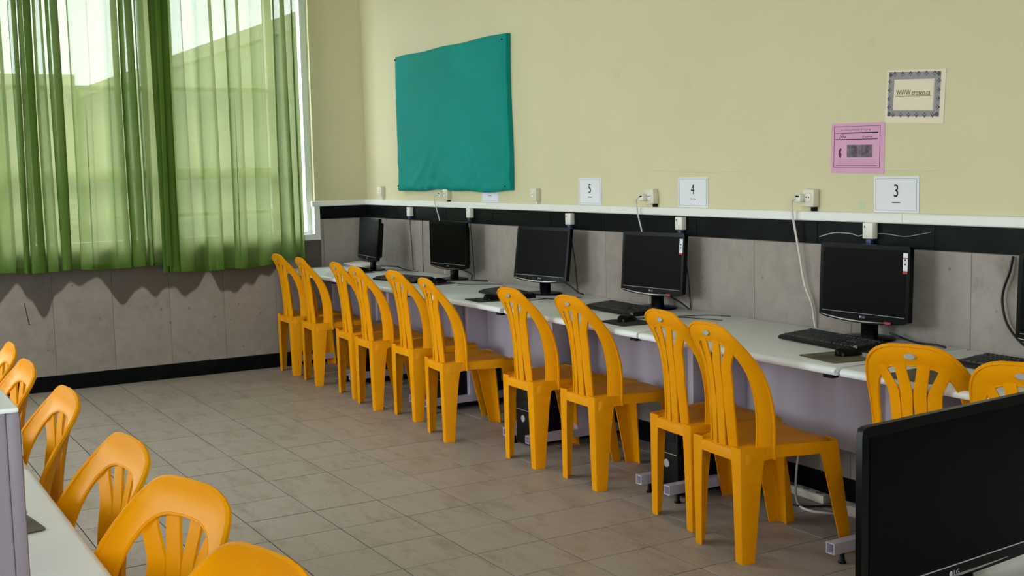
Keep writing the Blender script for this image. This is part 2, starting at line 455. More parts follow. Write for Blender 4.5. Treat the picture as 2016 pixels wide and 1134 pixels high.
# pale vein across one black tile
vn = MB(); pts = smooth_path([(4.84, 1.128), (4.92, 1.147), (4.98, 1.149), (5.03, 1.146), (5.06, 1.139), (5.10, 1.147), (5.2, 1.153), (5.3, 1.146), (5.38, 1.158), (5.43, 1.168)], 3)
lo_ = [(p[0], -.0153, p[1] - .0012 * (1.6 - i / len(pts))) for i, p in enumerate(pts)]
hi_ = [(p[0], -.0153, p[1] + .0014 * (1.6 - i / len(pts))) for i, p in enumerate(pts)]
vn.sheet([lo_, hi_], (0, .0006, 0)); vn.build('vein', 'pale_vein', wb)
# old marks: hairline cracks in the plaster, a paint smudge, a scratch in the stone
def mark(parent, pts, th, mat, name, axis='y'):
    P = smooth_path(pts, 4); mb = MB()
    mb.sheet([[p - Vector((0, 0, th)) for p in P], [p + Vector((0, 0, th)) for p in P]], (0, .0003, 0) if axis == 'y' else (-.0003, 0, 0)); mb.build(name, mat, parent)
flat('crack_line', srgb(194, 186, 152), 0.9, spec=.1); flat('paint_smudge', srgb(192, 198, 170), 0.7, spec=.2); flat('scratch_dark', srgb(74, 64, 56), 0.9, spec=.1)
for pts in ([(3.62, 1.416), (3.7, 1.419), (3.9, 1.411), (4.1, 1.407), (4.25, 1.409), (4.4, 1.404)], [(5.1, 1.403), (5.25, 1.4045), (5.38, 1.401), (5.46, 1.405)], [(.17, 1.347), (.3, 1.357), (.42, 1.362), (.6, 1.370)]):
    mark(wb, [(p[0], -.0006, p[1]) for p in pts], .001, 'crack_line', 'hairline_crack')
mark(wb, [(5.045, -.0006, 1.262), (5.065, -.0006, 1.264), (5.085, -.0006, 1.26)], .018, 'paint_smudge', 'paint_smudge')
MB().prism([(-2.540, .622), (-2.534, .622), (-2.509, .47), (-2.517, .47)], 0, .0118, .0124).build('scratch', 'scratch_dark', wl)
# baseboards
bb = MB(); bb.box(0.0, RX, -.018, -.0005, 0.0005, .1055); tag(bb.build('baseboard_back', 'black_stone'), kind='structure')
bb = MB(); bb.box(0.0005, .018, RY, -.019, 0.0005, .1055); tag(bb.build('baseboard_left', 'black_stone'), kind='structure')
# white cable rail above the black course
RAIL = [(0.03, 3.312), (3.314, 5.301), (5.303, RX - .01)]
tr1 = None
def rail_seg(a, b):
    mb = MB(); prof = [(-.0005, 1.196), (-.026, 1.196), (-.03, 1.2), (-.03, 1.231), (-.026, 1.236), (-.0005, 1.236)]
    mb.prism(prof, 0, a, b); return mb
tr1 = rail_seg(*RAIL[0]).build('trim_1', 'white_trim'); tag(tr1, kind='structure')
for a, b in RAIL[1:]: rail_seg(a, b).build('rail_segment', 'white_trim', tr1)
mb = MB().prism([(.0005, 1.196), (.026, 1.196), (.03, 1.2), (.03, 1.231), (.026, 1.236), (.0005, 1.236)], 1, -.465, -.0005)
tag(mb.build('trim_2', 'white_trim'), kind='structure')

# outside: courtyard wings seen through the curtain
ob = MB().box(-22, -.3, .62, 3.6, -.5, 3.02).build('courtyard_wing', 'outside_wall'); tag(ob, 'grey green courtyard wing seen faintly through the right curtain', 'building')
pr = MB().box(-22, -.3, .58, .66, 2.9, 3.06).build('parapet', 'outside_wall_pale', ob)
ob = MB().box(-17, -14, -30, .5, -.5, 3.3).build('courtyard_block', 'outside_wall_pale'); tag(ob, 'pale building across the yard seen faintly through the left curtain', 'building')
for k in range(7):
    f_ = MB().box(-14.02, -13.97, -4 - 2.6 * k, -2.6 - 2.6 * k, .6, 2.4).build('building_window', 'case_black', ob)
tag(MB().box(-40, -.3, -40, 12, -.6, -.5).build('ground', 'outside_ground'), kind='structure')

# ------------------------------------------------------------------ curtains
def curtain(name, y0, y1, ztop, zbot, folds, amp, label, seed, dens, x0=0.1):
    rnd = random.Random(seed); nu, nv = 420, 26
    ph = []; acc = 0
    for i in range(nu + 1):
        u = i / nu; ph.append(acc); acc += dens(u) / nu
    tot = ph[-1]; ph = [p / tot * folds * 2 * PI for p in ph]
    jit = [(rnd.uniform(.6, 1.25), rnd.uniform(-.5, .5)) for _ in range(folds + 3)]
    rows = []
    for j in range(nv + 1):
        v = j / nv; row = []
        for i in range(nu + 1):
            u = i / nu; k = int(ph[i] / (2 * PI)); fr = ph[i] / (2 * PI) - k; a0, a1 = jit[k], jit[k + 1]
            s = fr * fr * (3 - 2 * fr)
            a = a0[0] * (1 - s) + a1[0] * s
            wob = .012 * math.sin(v * 2.3 + k * 1.7) * v
            zb = zbot(u); z = ztop + (zb - ztop) * v
            d = amp * a * (1.0 - .35 * v) * math.cos(ph[i] + .35 * math.sin(v * 3 + seed)) + .18 * amp * math.cos(2.3 * ph[i] + seed)
            yy = y0 + (y1 - y0) * u + .62 * amp * math.sin(2 * ph[i] + .4 * math.sin(ph[i] * .37)) * (.35 + .9 * abs(math.sin(ph[i] * .21 + seed))) + wob
            row.append((x0 + d, yy, z))
        rows.append(row)
    mb = MB(); w = nu + 1
    mb.add([p for r in rows for p in r], [(j * w + i, j * w + i + 1, (j + 1) * w + i + 1, (j + 1) * w + i) for j in range(nv) for i in range(nu)])
    o = mb.build(name, 'green_curtain', None, smooth=180)
    tag(o, label, 'curtain', 'green curtains at the window')
    # stitched hem
    hem = MB(); q = [(p[0] + .0012, p[1], p[2] + .03) for p in rows[-1]]
    q2 = [(p[0] + .0012, p[1], p[2] - .001) for p in rows[-1]]
    hem.add(q + q2, [(i, i + 1, w + i + 1, w + i) for i in range(nu)]); hem.build('hem', 'green_curtain', o, smooth=180)
    return o
curtain('curtain', -3.3, -1.545, 2.98, lambda u: .842 + (.823 - .842) * u + .006 * math.sin(u * 23), 13, .042,
        'left green sheer curtain panel with tight folds at the far left', 3,
        lambda u: 1.6 if .42 < u < .60 else (1.4 if .80 < u < .92 else (.55 if .62 < u < .78 else .8)), x0=.105)
curtain('curtain', -1.62, -0.568, 2.98, lambda u: .775 - .012 * u + (.06 * max(0, u - .6) / .4) + .005 * math.sin(u * 17), 8, .038,
        'right green sheer curtain panel hanging beside the window edge', 8,
        lambda u: 3.4 if u < .12 else (.8 if u < .8 else 1.2), x0=.10)
rod = thing('curtain_rod', (0.1, -1.9, 3.02), 0, 'steel curtain rod carrying the green curtains above the window', 'curtain rod')
MB().tube([(0, -1.5, 0), (0, 1.55, 0)], .012, 10).build('rod', 'steel_rod', rod, smooth=40)
for yy in (-1.4, 0, 1.4): MB().box(-.1, .012, yy - .01, yy + .01, -.01, .01).build('bracket', 'steel_rod', rod)

# ------------------------------------------------------------------ teal notice board
BX0, BX1, BZ0, BZ1 = .66, 2.255, 1.31, 2.262
nb = thing('notice_board', ((BX0 + BX1) / 2, 0, BZ0), 0, 'teal cloth covered notice board on the wall above the far monitors', 'notice board')
def board_pt(u, v):
    x = -.80 + 1.60 * u + .006 * math.sin(v * 7) * (1 if u > .5 else .4) + (.012 * v if u < .5 else -.008 * v)
    z = (BZ1 - BZ0) * v + .004 * math.sin(u * 21) * (1 - v) - .006 * math.sin(u * 9 + 1) * (1 - v) + .003 * math.sin(u * 17) * v + .006 * u * v
    e = min(u, 1 - u) / .02; e2 = min(v, 1 - v) / .03; r = min(1, e, e2)
    wr = .0045 * math.sin(26 * v + 9 * math.sin(u * 9) + u * 14) * max(0, 1 - v * 2.2) + .0028 * math.sin(60 * v + 6 * math.sin(u * 13)) * max(0, 1 - v * 3)
    return (x, -(.034 + .014 * math.sqrt(max(0, 1 - (1 - r) ** 2))) - wr, z)
mb = MB(); nu, nv = 70, 60; w = nu + 1
rows = [[board_pt(i / nu, j / nv) for i in range(nu + 1)] for j in range(nv + 1)]
k0 = len(mb.v)
front = [p for r_ in rows for p in r_]
fs = [(j * w + i, j * w + i + 1, (j + 1) * w + i + 1, (j + 1) * w + i) for j in range(nv) for i in range(nu)]
bd = list(range(w)) + [j * w + nu for j in range(1, nv + 1)] + [nv * w + i for i in range(nu - 1, -1, -1)] + [j * w for j in range(nv - 1, 0, -1)]
back = [(front[i][0], -.001, front[i][2]) for i in bd]
kb = len(front); n = len(bd)
fs += [(bd[i], kb + i, kb + (i + 1) % n, bd[(i + 1) % n]) for i in range(n)]
mb.add(front + back, fs)
mb.build('cloth_cover', 'teal_cloth', nb, smooth=50)
for (tx, tz) in ((-.775, .03), (-.68, .035), (.77, .92), (-.76, .93), (.77, .03)):
    MB().lathe([(.006, 0), (.005, .004), (.002, .006)], 8).build('tack', 'ink_black', nb, loc=(tx, -.0485, tz), rot=(R(90), 0, 0))

# ------------------------------------------------------------------ papers on the wall
def paper(name, x, z, w, h, mat, label, cat, rot=0.0, group=None, lift=.0012, curl=0.0):
    o = thing(name, (x, -lift, z), 0, label, cat, group); o.rotation_euler = (0, rot, 0)
    rows = [[(-w / 2 + w * i / 10, -curl * (abs(i - 5) / 5) ** 3 * (1 - j / 6) - .0006, -h / 2 + h * j / 6) for i in range(11)] for j in range(7)]
    MB().sheet(rows, (0, .0005, 0)).build('sheet', mat, o)
    return o
def number_sign(num, x0, x1, z0, z1, label):
    o = paper('number_sign', (x0 + x1) / 2, (z0 + z1) / 2, x1 - x0, z1 - z0, 'paper_white', label, 'sign', group='numbered paper signs along the rail')
    w, h = x1 - x0, z1 - z0
    bd = MB(); t_ = .0012; yy = -.0016
    for (a, b, c_, d) in ((-w / 2 + .008, w / 2 - .012, h / 2 - .010, h / 2 - .010 + t_), (-w / 2 + .008, w / 2 - .012, -h / 2 + .008, -h / 2 + .008 + t_)):
        bd.box(a, b, yy, yy + .0006, c_, d)
    for a in (-w / 2 + .008, w / 2 - .012): bd.box(a, a + t_, yy, yy + .0006, -h / 2 + .008, h / 2 - .01)
    bd.build('printed_border', 'ink_grey', o)
    d = text_mb(num, .072, .82); d.xform(Matrix.Translation((0, -.0012, .012))); d.build('digit', 'ink_black', o)
    MB().box(-.021, .021, -.0017, -.0011, -.034, -.0305).build('underline', 'ink_black', o)
    return o
number_sign('5', 2.970, 3.190, 1.239, 1.388, 'white paper sign with a black underlined five above the rail')
number_sign('4', 3.862, 4.089, 1.239, 1.386, 'white paper sign with a black underlined four above the rail')
number_sign('3', 5.132, 5.359, 1.239, 1.383, 'white paper sign with a black underlined three under the pink poster')
number_sign('6', 1.838, 2.062, 1.239, 1.386, 'white paper sign with its digit half hidden behind the teal board')

pk = paper('pink_poster', 5.038, 1.499, .290, .206, 'paper_pink', 'pink notice with a small dark photo left of the ornate frame', 'poster', rot=R(1.0))
pr = MB(); Y0, Y1 = -.0015, -.0007
for (a, b, c_, d) in ((-.128, .122, .089, .0905), (-.128, .122, -.080, -.0785), (-.118, .108, -.071, -.069)): pr.box(a, b, Y0, Y1, c_, d)
for a in (-.128, .121): pr.box(a, a + .0015, Y0, Y1, -.08, .0905)
pr.build('printed_border', 'ink_plum', pk)
ln = MB(); ln.box(-.088, .112, Y0, Y1, .061, .0655); ln.box(-.122, -.088, Y0, Y1, .0625, .0642); ln.box(-.12, .108, Y0, Y1, .035, .0378); ln.build('ruled_line', 'ink_black', pk)
def scribble(mb, x0, x1, z, h, seed, th=.0016):
    r = random.Random(seed); x = x0
    while x < x1:
        wd = r.uniform(.006, .016); pts = smooth_path([(x, -.0013, z + r.uniform(-h, h) * .3), (x + wd * .3, -.0013, z - h * r.uniform(.2, .6)), (x + wd * .65, -.0013, z + h * r.uniform(.1, 1)), (x + wd, -.0013, z + r.uniform(-h, h) * .3)], 3)
        mb.sheet([[(p[0], p[1], p[2] - th / 2) for p in pts], [(p[0], p[1], p[2] + th / 2) for p in pts]], (0, .0006, 0))
        if r.random() < .5: mb.box(x + wd * .4, x + wd * .4 + th, -.0014, -.0008, z + h * 1.2, z + h * 1.2 + th)
        x += wd + r.uniform(.001, .005)
sc = MB(); scribble(sc, -.09, .07, .075, .005, 2, .0013); sc.build('heading_writing', 'ink_slate', pk)
sc = MB(); scribble(sc, -.098, -.062, .045, .009, 5, .003); scribble(sc, .028, .078, .046, .006, 9, .002); sc.build('name_writing', 'ink_black', pk)
MB().box(-.055, .083, -.0016, -.0007, -.037, .014).build('photo', 'photo_print', pk)
fg = MB(); fg.prism([(-.098, -.036), (-.088, -.040), (-.085, -.026), (-.09, -.015), (-.084, -.004), (-.09, .001), (-.1, -.007), (-.101, -.025)], 1, -.0016, -.0007); fg.build('small_figure', 'ink_plum', pk)
sc = MB()
for k, zz in enumerate((-.047, -.055, -.063)): scribble(sc, -.1, .1, zz, .0018, 20 + k, .0008)
sc.build('small_print', 'ink_pale', pk)

ww = paper('ornate_poster', 5.332, 1.692, .288, .206, 'paper_cream', 'cream sheet with a grey ornamental border and a web address', 'poster', rot=R(3.0))
rg = MB(); Y0, Y1 = -.0014, -.0007
OX0, OX1, OZ0, OZ1 = -.132, .122, -.078, .094
IX0, IX1, IZ0, IZ1 = -.104, .095, -.054, .066
for (a, b, c_, d) in ((OX0, OX1, IZ1, OZ1), (OX0, OX1, OZ0, IZ0), (OX0, IX0, IZ0, IZ1), (IX1, OX1, IZ0, IZ1)): rg.box(a, b, Y0, Y1, c_, d)
rg.build('border_ground', 'ink_grey', ww)
mo = MB(); Y0, Y1 = -.0019, -.0013
def motif(cx, cz, ax, az, s):
    # a little arch with a dot: legs, point and spandrel
    mo.prism([(cx - s * (abs(az)) - ax * s * .2, cz - s * abs(ax) - az * s * .2), (cx + ax * s * 1.3, cz + az * s * 1.3), (cx + s * abs(az) - ax * s * .2, cz + s * abs(ax) - az * s * .2), (cx + ax * s * .45, cz + az * s * .45)], 1, Y0, Y1)
    mo.box(cx - s * .22 - ax * s * .3, cx + s * .22 - ax * s * .3, Y0, Y1, cz - s * .22 - az * s * .3, cz + s * .22 - az * s * .3)
for k in range(6):
    cx = -.102 + .194 * k / 5
    motif(cx, OZ1 - .010, 0, 1, .011); motif(cx, OZ0 + .010, 0, -1, .011)
for k in range(4):
    cz = -.042 + .1 * k / 3
    motif(OX0 + .011, cz, -1, 0, .011); motif(OX1 - .011, cz, 1, 0, .011)
for cx in (OX0 + .010, OX1 - .010):
    for cz in (OZ0 + .010, OZ1 - .010): mo.prism([(cx - .010, cz), (cx, cz - .010), (cx + .010, cz), (cx, cz + .010)], 1, Y0, Y1)
mo.build('border_ornament', 'ink_slate', ww)
MB().box(-.101, .092, -.0032, -.0014, -.051, .063).build('inner_sheet', 'paper_cream', ww)
tx = text_mb('WWW.eroseo.ca', .0225, 1.02); tx.xform(Matrix.Translation((-.006, -.0036, .014)) @ Matrix.Diagonal((1, 1, 1.35, 1))); tx.build('web_address', 'ink_olive', ww)
MB().box(-.092, .083, -.0039, -.0031, .0005, .0022).build('underline', 'ink_olive', ww)

# ------------------------------------------------------------------ sockets on the wall
def wall_outlet(x, z, label, plug=False, tilt=0.0):
    o = thing('wall_outlet', (x, 0, z), 0, label, 'outlet', 'beige outlets above the rail'); o.rotation_euler = (0, tilt, 0)
    MB().rbox(-.034, .034, -.034, -.0005, -.036, .040, r=.004).build('housing', 'beige_plastic', o, smooth=40)
    MB().lathe([(.021, 0), (.021, .003), (.019, .0032), (.017, .001)], 16).build('socket_ring', 'ivory_plastic', o, loc=(-.002, -.034, .004), rot=(R(90), 0, 0))
    for dx in (-.008, .006): MB().box(dx - .002, dx + .002, -.0362, -.0345, .002, .007).build('socket_hole', 'hole_black', o)
    MB().box(.006, .026, -.02, -.0005, -.056, -.036).build('conduit_stub', 'hole_black' if plug else 'beige_plastic', o)
    if plug:
        pg = MB().rbox(-.052, -.018, -.062, -.034, -.016, .018, r=.005).build('plug', 'ivory_plastic', o, smooth=40)
        MB().box(-.046, -.024, -.0626, -.0615, .004, .011).build('plug_slot', 'hole_black', pg)
    return o
wall_outlet(.304, 1.297, 'beige wall outlet nearest the room corner', tilt=R(2))
wall_outlet(1.385, 1.283, 'beige wall outlet with a plug under the left half of the teal board', True, R(3))
wall_outlet(2.525, 1.289, 'beige wall outlet just right of the teal board', False, R(-1))
wall_outlet(3.665, 1.287, 'beige wall outlet with a plug between the signs five and four', True, R(-5))
wall_outlet(4.79, 1.292, 'beige wall outlet with a plug left of the pink poster', True, R(2))
def net_socket(x, z, label):
    o = thing('network_socket', (x, -.015, z), 0, label, 'socket', 'white network sockets on the black course')
    MB().rbox(-.027, .027, -.03, -.0005, -.032, .032, r=.003).build('housing', 'ivory_plastic', o, smooth=40)
    MB().box(-.018, -.012, -.0307, -.0295, .012, .02).build('mark', 'ink_slate', o)
    MB().rbox(-.014, .014, -.026, -.006, -.058, -.034, r=.003).build('connector', 'blue_plastic', o, smooth=40)
    return o
SOCK = [(.824, 1.158), (1.728, 1.168), (2.916, 1.157), (3.914, 1.160), (5.137, 1.164)]
for (x, z), d in zip(SOCK, ('right of the farthest monitor', 'right of the second monitor from the corner', 'above the third monitor from the corner', 'left above the fourth monitor from the corner', 'above the monitor below the sign three')):
    net_socket(x, z, 'white network socket on the black course ' + d)
def cable(name, pts, r, mat, label, group=None):
    o = MB().tube(smooth_path(pts, 6), r, 6).build(name, mat, None, smooth=60)
    return tag(o, label, 'cable', group)
DT = .735     # desk top height
cable('power_cable', [(1.345, -.062, 1.283), (1.29, -.062, 1.276), (1.268, -.055, 1.245), (1.28, -.045, 1.18), (1.31, -.04, 1.10), (1.34, -.035, .90), (1.35, -.03, DT + .006)], .0034, 'white_cable', 'thin white cable from the outlet under the teal board', 'power cables')
cable('power_cable', [(3.62, -.062, 1.287), (3.595, -.062, 1.278), (3.584, -.055, 1.25), (3.588, -.045, 1.18), (3.61, -.04, 1.10), (3.65, -.04, .90), (3.66, -.035, DT + .006)], .0042, 'white_cable', 'white cable from the outlet between the signs five and four', 'power cables')
cable('power_cable', [(4.745, -.062, 1.292), (4.725, -.062, 1.285), (4.716, -.055, 1.25), (4.718, -.045, 1.18), (4.746, -.04, 1.05), (4.772, -.035, .92), (4.812, -.03, .834), (4.822, -.025, .76), (4.822, -.013, .70), (4.822, -.0135, .55)], .0052, 'white_cable', 'white cable hanging left of the monitor with the red sticker', 'power cables')
for i, (x, z) in enumerate(SOCK[:4]):
    dx = (.004, .02, .05, .06)[i]
    cable('network_cable', [(x, -.031, z - .056), (x + dx * .4, -.028, z - .15), (x + dx * .8, -.024, z - .26), (x + dx, -.020, DT + .02), (x + dx, -.016, DT - .04)], .003, 'black_rubber',
          'dark network cable hanging below the socket ' + ('nearest the corner', 'right of the second monitor', 'above the third monitor', 'behind the fourth monitor')[i], 'network cables')
cable('network_cable', [(1.0, -.02, 1.10), (.995, -.02, .95), (.99, -.02, .80), (.99, -.014, .70)], .0022, 'black_rubber', 'thin dark cable running down the stone beside the nearest corner socket', 'network cables')
cable('network_cable', [(5.80, -.02, 1.094), (5.796, -.03, 1.04), (5.77, -.03, .97), (5.767, -.03, .916), (5.79, -.03, .845), (5.85, -.03, .785), (5.95, -.04, DT + .006)], .0045, 'black_rubber', 'dark cable looping down the stone left of the monitor at the frame edge', 'network cables')
bp = thing('brown_plug', (5.925, -.031, 1.262), 0, 'brown plug hanging on the white rail at the right edge', 'plug')
MB().lathe([(.008, -.055), (.014, -.05), (.018, -.01), (.02, .02), (.017, .038), (.006, .042)], 12, sy=.7).build('plug_body', 'brown_plastic', bp, smooth=50, loc=(0, -.016, 0))
MB().tube(smooth_path([(0, -.014, -.052), (-.006, -.012, -.08), (-.012, .004, -.11), (-.014, .004, -.166)]), .004, 6).build('lead', 'black_rubber', bp, smooth=60)

# ------------------------------------------------------------------ desks
DL, DW = 1.135, .685
def make_desk():
    """origin on the floor under the middle of the back edge, the front towards -y"""
    t_ = thing('computer_desk', (0, 0, 0))
    top = MB(); z0, z1 = DT - .028, DT
    prof = [(0, z0), (0, z1 - .002), (-.003, z1), (-DW + .016, z1), (-DW + .008, z1 - .0015), (-DW + .002, z1 - .007), (-DW, z1 - .013), (-DW, z0 + .008), (-DW + .004, z0 + .002), (-DW + .01, z0)]
    top.prism(prof, 0, -DL / 2, DL / 2); top.build('tabletop', 'white_laminate', t_, smooth=35)
    MB().box(-DL / 2 + .03, DL / 2 - .03, -DW + .06, -.03, z0 - .006, z0 - .0005).build('underframe', 'lavender_metal', t_)
    lx = (-DL / 2 + .12, DL / 2 - .065)
    for x in lx:
        ft = MB(); a, b, h0, h1, w_ = -.635, -.075, .045, .086, .004      # hollow square foot tube, open at the front
        ft.box(x - .0205, x + .0205, a, b, h0, h0 + w_); ft.box(x - .0205, x + .0205, a, b, h1 - w_, h1)
        ft.box(x - .0205, x - .0205 + w_, a, b, h0 + w_, h1 - w_); ft.box(x + .0205 - w_, x + .0205, a, b, h0 + w_, h1 - w_)
        ft.box(x - .0165, x + .0165, a + .03, a + .034, h0 + w_, h1 - w_)
        f_ = ft.build('foot_tube', 'lavender_metal', t_)
        for yy in (a + .06, b - .06): MB().lathe([(.014, 0), (.016, .004), (.010, .012), (.008, .046)], 12).build('glide', 'black_plastic', f_, smooth=40, loc=(x, yy, 0))
        MB().rbox(x - .02, x + .02, -.34, -.185, .085, z0 - .005, r=.004).build('upright', 'lavender_metal', t_, smooth=35)
    MB().rbox(lx[0] + .02, lx[1] - .02, -.205, -.193, .295, z0 - .005, r=.002).build('modesty_panel', 'lavender_metal', t_)
    MB().rbox(DL / 2 - .075, DL / 2 - .03, -DW + .02, -DW + .055, z0 - .016, z0 - .0005, r=.003).build('edge_clip', 'black_plastic', t_)
    return t_
desk0 = make_desk(); used = [False]
def desk(x0, yb, rz, label, group):
    o = desk0 if not used[0] else copy_tree(desk0); used[0] = True
    o.location = (x0 + DL / 2, yb, 0); o.rotation_euler = (0, 0, rz); o.scale = (1, 1, 1)
    return tag(o, label, 'desk', group)
GD = 'white desks in the row along the computer wall'
D0 = [.02, .99, 2.137, 3.32, 4.475, 5.635]
for x0, yb, d in zip(D0, (-.022, -.02, -.02, -.022, -.026, -.024),
        ('in the room corner by the curtained window', 'carrying the second monitor from the corner', 'carrying the third monitor from the corner', 'carrying the monitor below the sign four', 'carrying the monitor below the sign three', 'at the right edge with a brown mouse pad')):
    o = desk(x0, yb, 0, 'white topped lavender framed computer desk ' + d, GD)
    if x0 < .5: o.scale = (.845, 1, 1); o.location.x = x0 + DL * .4225
GL = 'white desks in the left foreground row'
desk(5.45, -3.985, PI, 'white desk in the left foreground carrying the pale computer tower', GL)
desk(4.295, -3.985, PI, 'white desk of the left row beyond the pale computer tower', GL)
o = desk(6.86, -1.78, 0, 'white desk at the lower right carrying the large near monitor', None)
o.location = (7.15, -1.625, 0); o.rotation_euler = (0, 0, R(90))

# ------------------------------------------------------------------ yellow plastic chairs
def chair_mesh():
    t_ = thing('plastic_chair', (0, 0, 0))
    Y = 'yellow_plastic'; ZS = .418
    # seat shell: dished top with an apron
    rows = []; nt, ns = 16, 14
    for i in range(nt + 1):
        v = i / nt; row = []
        for j in range(ns + 1):
            s_ = -1 + 2 * j / ns
            hw = .158 + (.205 - .158) * min(1, v * 1.35) - .02 * max(0, v - .86) ** 2 / .02
            yy = -.012 + .402 * v - (.035 * abs(s_) ** 6 * v if v > .5 else -.02 * abs(s_) ** 5 * (1 - v))
            z = ZS + .020 * min(1, v / .3) * 1.0 - .013 * (1 - s_ * s_) * math.sin(PI * min(1, v * 1.05)) - (.018 * ((v - .85) / .15) ** 2 if v > .85 else 0) - .006 * abs(s_) ** 8
            row.append((s_ * hw, yy, z))
        rows.append(row)
    mb = MB(); w = ns + 1; k = len(rows) * w
    topv = [p for r_ in rows for p in r_]
    bd = list(range(w)) + [i * w + ns for i in range(1, nt + 1)] + [nt * w + j for j in range(ns - 1, -1, -1)] + [i * w for i in range(nt - 1, 0, -1)]
    fs = [(i * w + j, i * w + j + 1, (i + 1) * w + j + 1, (i + 1) * w + j) for i in range(nt) for j in range(ns)]
    cen = Vector((0, .19, 0))
    def lip(i, inset, dz):
        p = Vector(topv[i]); d = (Vector((p.x, p.y, 0)) - cen); L = d.length
        q = cen + d * ((L + inset) / L); return (q.x, q.y, p.z + dz)
    lip1 = [lip(i, .004, -.006) for i in bd]
    lip2 = [lip(i, .005, -.044 if abs(topv[i][0]) > .14 else -.040) for i in bd]
    lip3 = [lip(i, .000, -.043 if abs(topv[i][0]) > .14 else -.039) for i in bd]
    under = [(p[0] * .985, p[1] + (.003 if p[1] < .19 else -.003), p[2] - .005) for p in topv]
    n = len(bd); o1 = len(topv); o2 = o1 + n; o3 = o2 + n; o4 = o3 + n
    for i in range(n):
        j = (i + 1) % n
        fs += [(bd[i], o1 + i, o1 + j, bd[j]), (o1 + i, o2 + i, o2 + j, o1 + j), (o2 + i, o3 + i, o3 + j, o2 + j), (o3 + i, o4 + bd[i], o4 + bd[j], o3 + j)]
    fs += [(o4 + i * w + j, o4 + (i + 1) * w + j, o4 + (i + 1) * w + j + 1, o4 + i * w + j + 1) for i in range(nt) for j in range(ns)]
    mb.add(topv + lip1 + lip2 + lip3 + under, fs)
    mb.build('seat', Y, t_, smooth=55)
    # legs: open angle sections, wide gusset at the top
    def leg(A0, C0, B0, A1, C1, B1):
        zs = [0, .10, .20, .28, .33, .37, .40, .428]
        mb = MB(); vs = []; th = .0055
        for z in zs:
            u = z / .43; g = max(0, (z - .27) / .16) ** 2
            A = Vector(A1).lerp(Vector(A0), u); Cc = Vector(C1).lerp(Vector(C0), u); B = Vector(B1).lerp(Vector(B0), u)
            A = Cc + (A - Cc) * (.92 + .08 * g); B = Cc + (B - Cc) * (.90 + .10 * g)
            # round the corner
            e1 = (A - Cc).normalized(); e2 = (B - Cc).normalized()
            P = [A, Cc + e1 * .013, Cc + (e1 + e2) * .0035, Cc + e2 * .013, B]
            inn = (e1 + e2).normalized()
            Q = [A + e2 * th, Cc + e1 * .014 + inn * th, Cc + inn * (th + .008), Cc + e2 * .014 + inn * th, B + e1 * th]
            for p in P + Q[::-1]: vs.append((p.x, p.y, z))
        m_ = 10
        fs = [(i * m_ + k, i * m_ + (k + 1) % m_, (i + 1) * m_ + (k + 1) % m_, (i + 1) * m_ + k) for i in range(len(zs) - 1) for k in range(m_)]
        fs += [(0, 1, 8, 9), (1, 2, 7, 8), (2, 3, 6, 7), (3, 4, 5, 6)]
        e = (len(zs) - 1) * m_
        fs += [(e, e + 9, e + 8, e + 1), (e + 1, e + 8, e + 7, e + 2), (e + 2, e + 7, e + 6, e + 3), (e + 3, e + 6, e + 5, e + 4)]
        return mb.add(vs, fs)
    for s_ in (-1, 1):
        mir = lambda p: (s_ * p[0], p[1])
        leg(mir((.090, -.014)), mir((.155, -.018)), mir((.176, .085)), mir((.108, -.008)), mir((.156, -.012)), mir((.163, .045))).build('leg', Y, t_, smooth=40)
        leg(mir((.208, .285)), mir((.208, .385)), mir((.12, .392)), mir((.226, .385)), mir((.226, .44)), mir((.165, .44))).build('leg', Y, t_, smooth=40)
    # backrest: curved surface y(u,v)
    H = .452
    def back(u, v, off=0.0):
        k = 3.3 * (1 - min(1, max(0, v / .425)) ** 3.0) + .1
        return (u, -.004 - .050 * (v / H) + .012 * math.sin(PI * min(1, max(0, v / H))) + k * u * u + off, ZS + v)
    N = 44
    def outer(a):      # a from 0 (right foot) to 1 (left foot)
        if a < .26: q = a / .26; return (.182 + .003 * math.sin(q * PI / 2), -.035 + .205 * q)
        if a > .74: q = (1 - a) / .26; return (-(.182 + .003 * math.sin(q * PI / 2)), -.035 + .205 * q)
        th = (a - .26) / .48 * PI; c_, s2 = math.cos(th), math.sin(th)
        return (.185 * math.copysign(abs(c_) ** .58, c_), .170 + (H - .170) * abs(s2) ** .64)
    def inner(a):
        if a < .26: q = a / .26; return (.138 + .006 * math.sin(q * PI / 2), -.035 + .205 * q)
        if a > .74: q = (1 - a) / .26; return (-(.138 + .006 * math.sin(q * PI / 2)), -.035 + .205 * q)
        th = (a - .26) / .48 * PI; c_, s2 = math.cos(th), math.sin(th)
        return (.144 * math.copysign(abs(c_) ** .62, c_), .170 + (H - .062 - .170) * abs(s2) ** .68)
    mb = MB(); rows = []
    for i in range(N + 1):
        a = i / N; po, pi_ = outer(a), inner(a); row = []
        for k in range(5):
            q = k / 4; u = po[0] + (pi_[0] - po[0]) * q; v = po[1] + (pi_[1] - po[1]) * q
            row.append(back(u, v, -.005 * math.sin(PI * q)))
        rows.append(row)
    mb.sheet(rows, (0, .009, 0))
    # rolled rims along both edges
    mb.tube([back(*outer(i / N)) [0:1] + (back(*outer(i / N))[1] + .003, back(*outer(i / N))[2]) for i in range(N + 1)], .0068, 6)
    mb.tube([back(*inner(i / N)) [0:1] + (back(*inner(i / N))[1] + .004, back(*inner(i / N))[2]) for i in range(N + 1)], .0052, 6)
    fr = mb.build('backrest_frame', Y, t_, smooth=50)
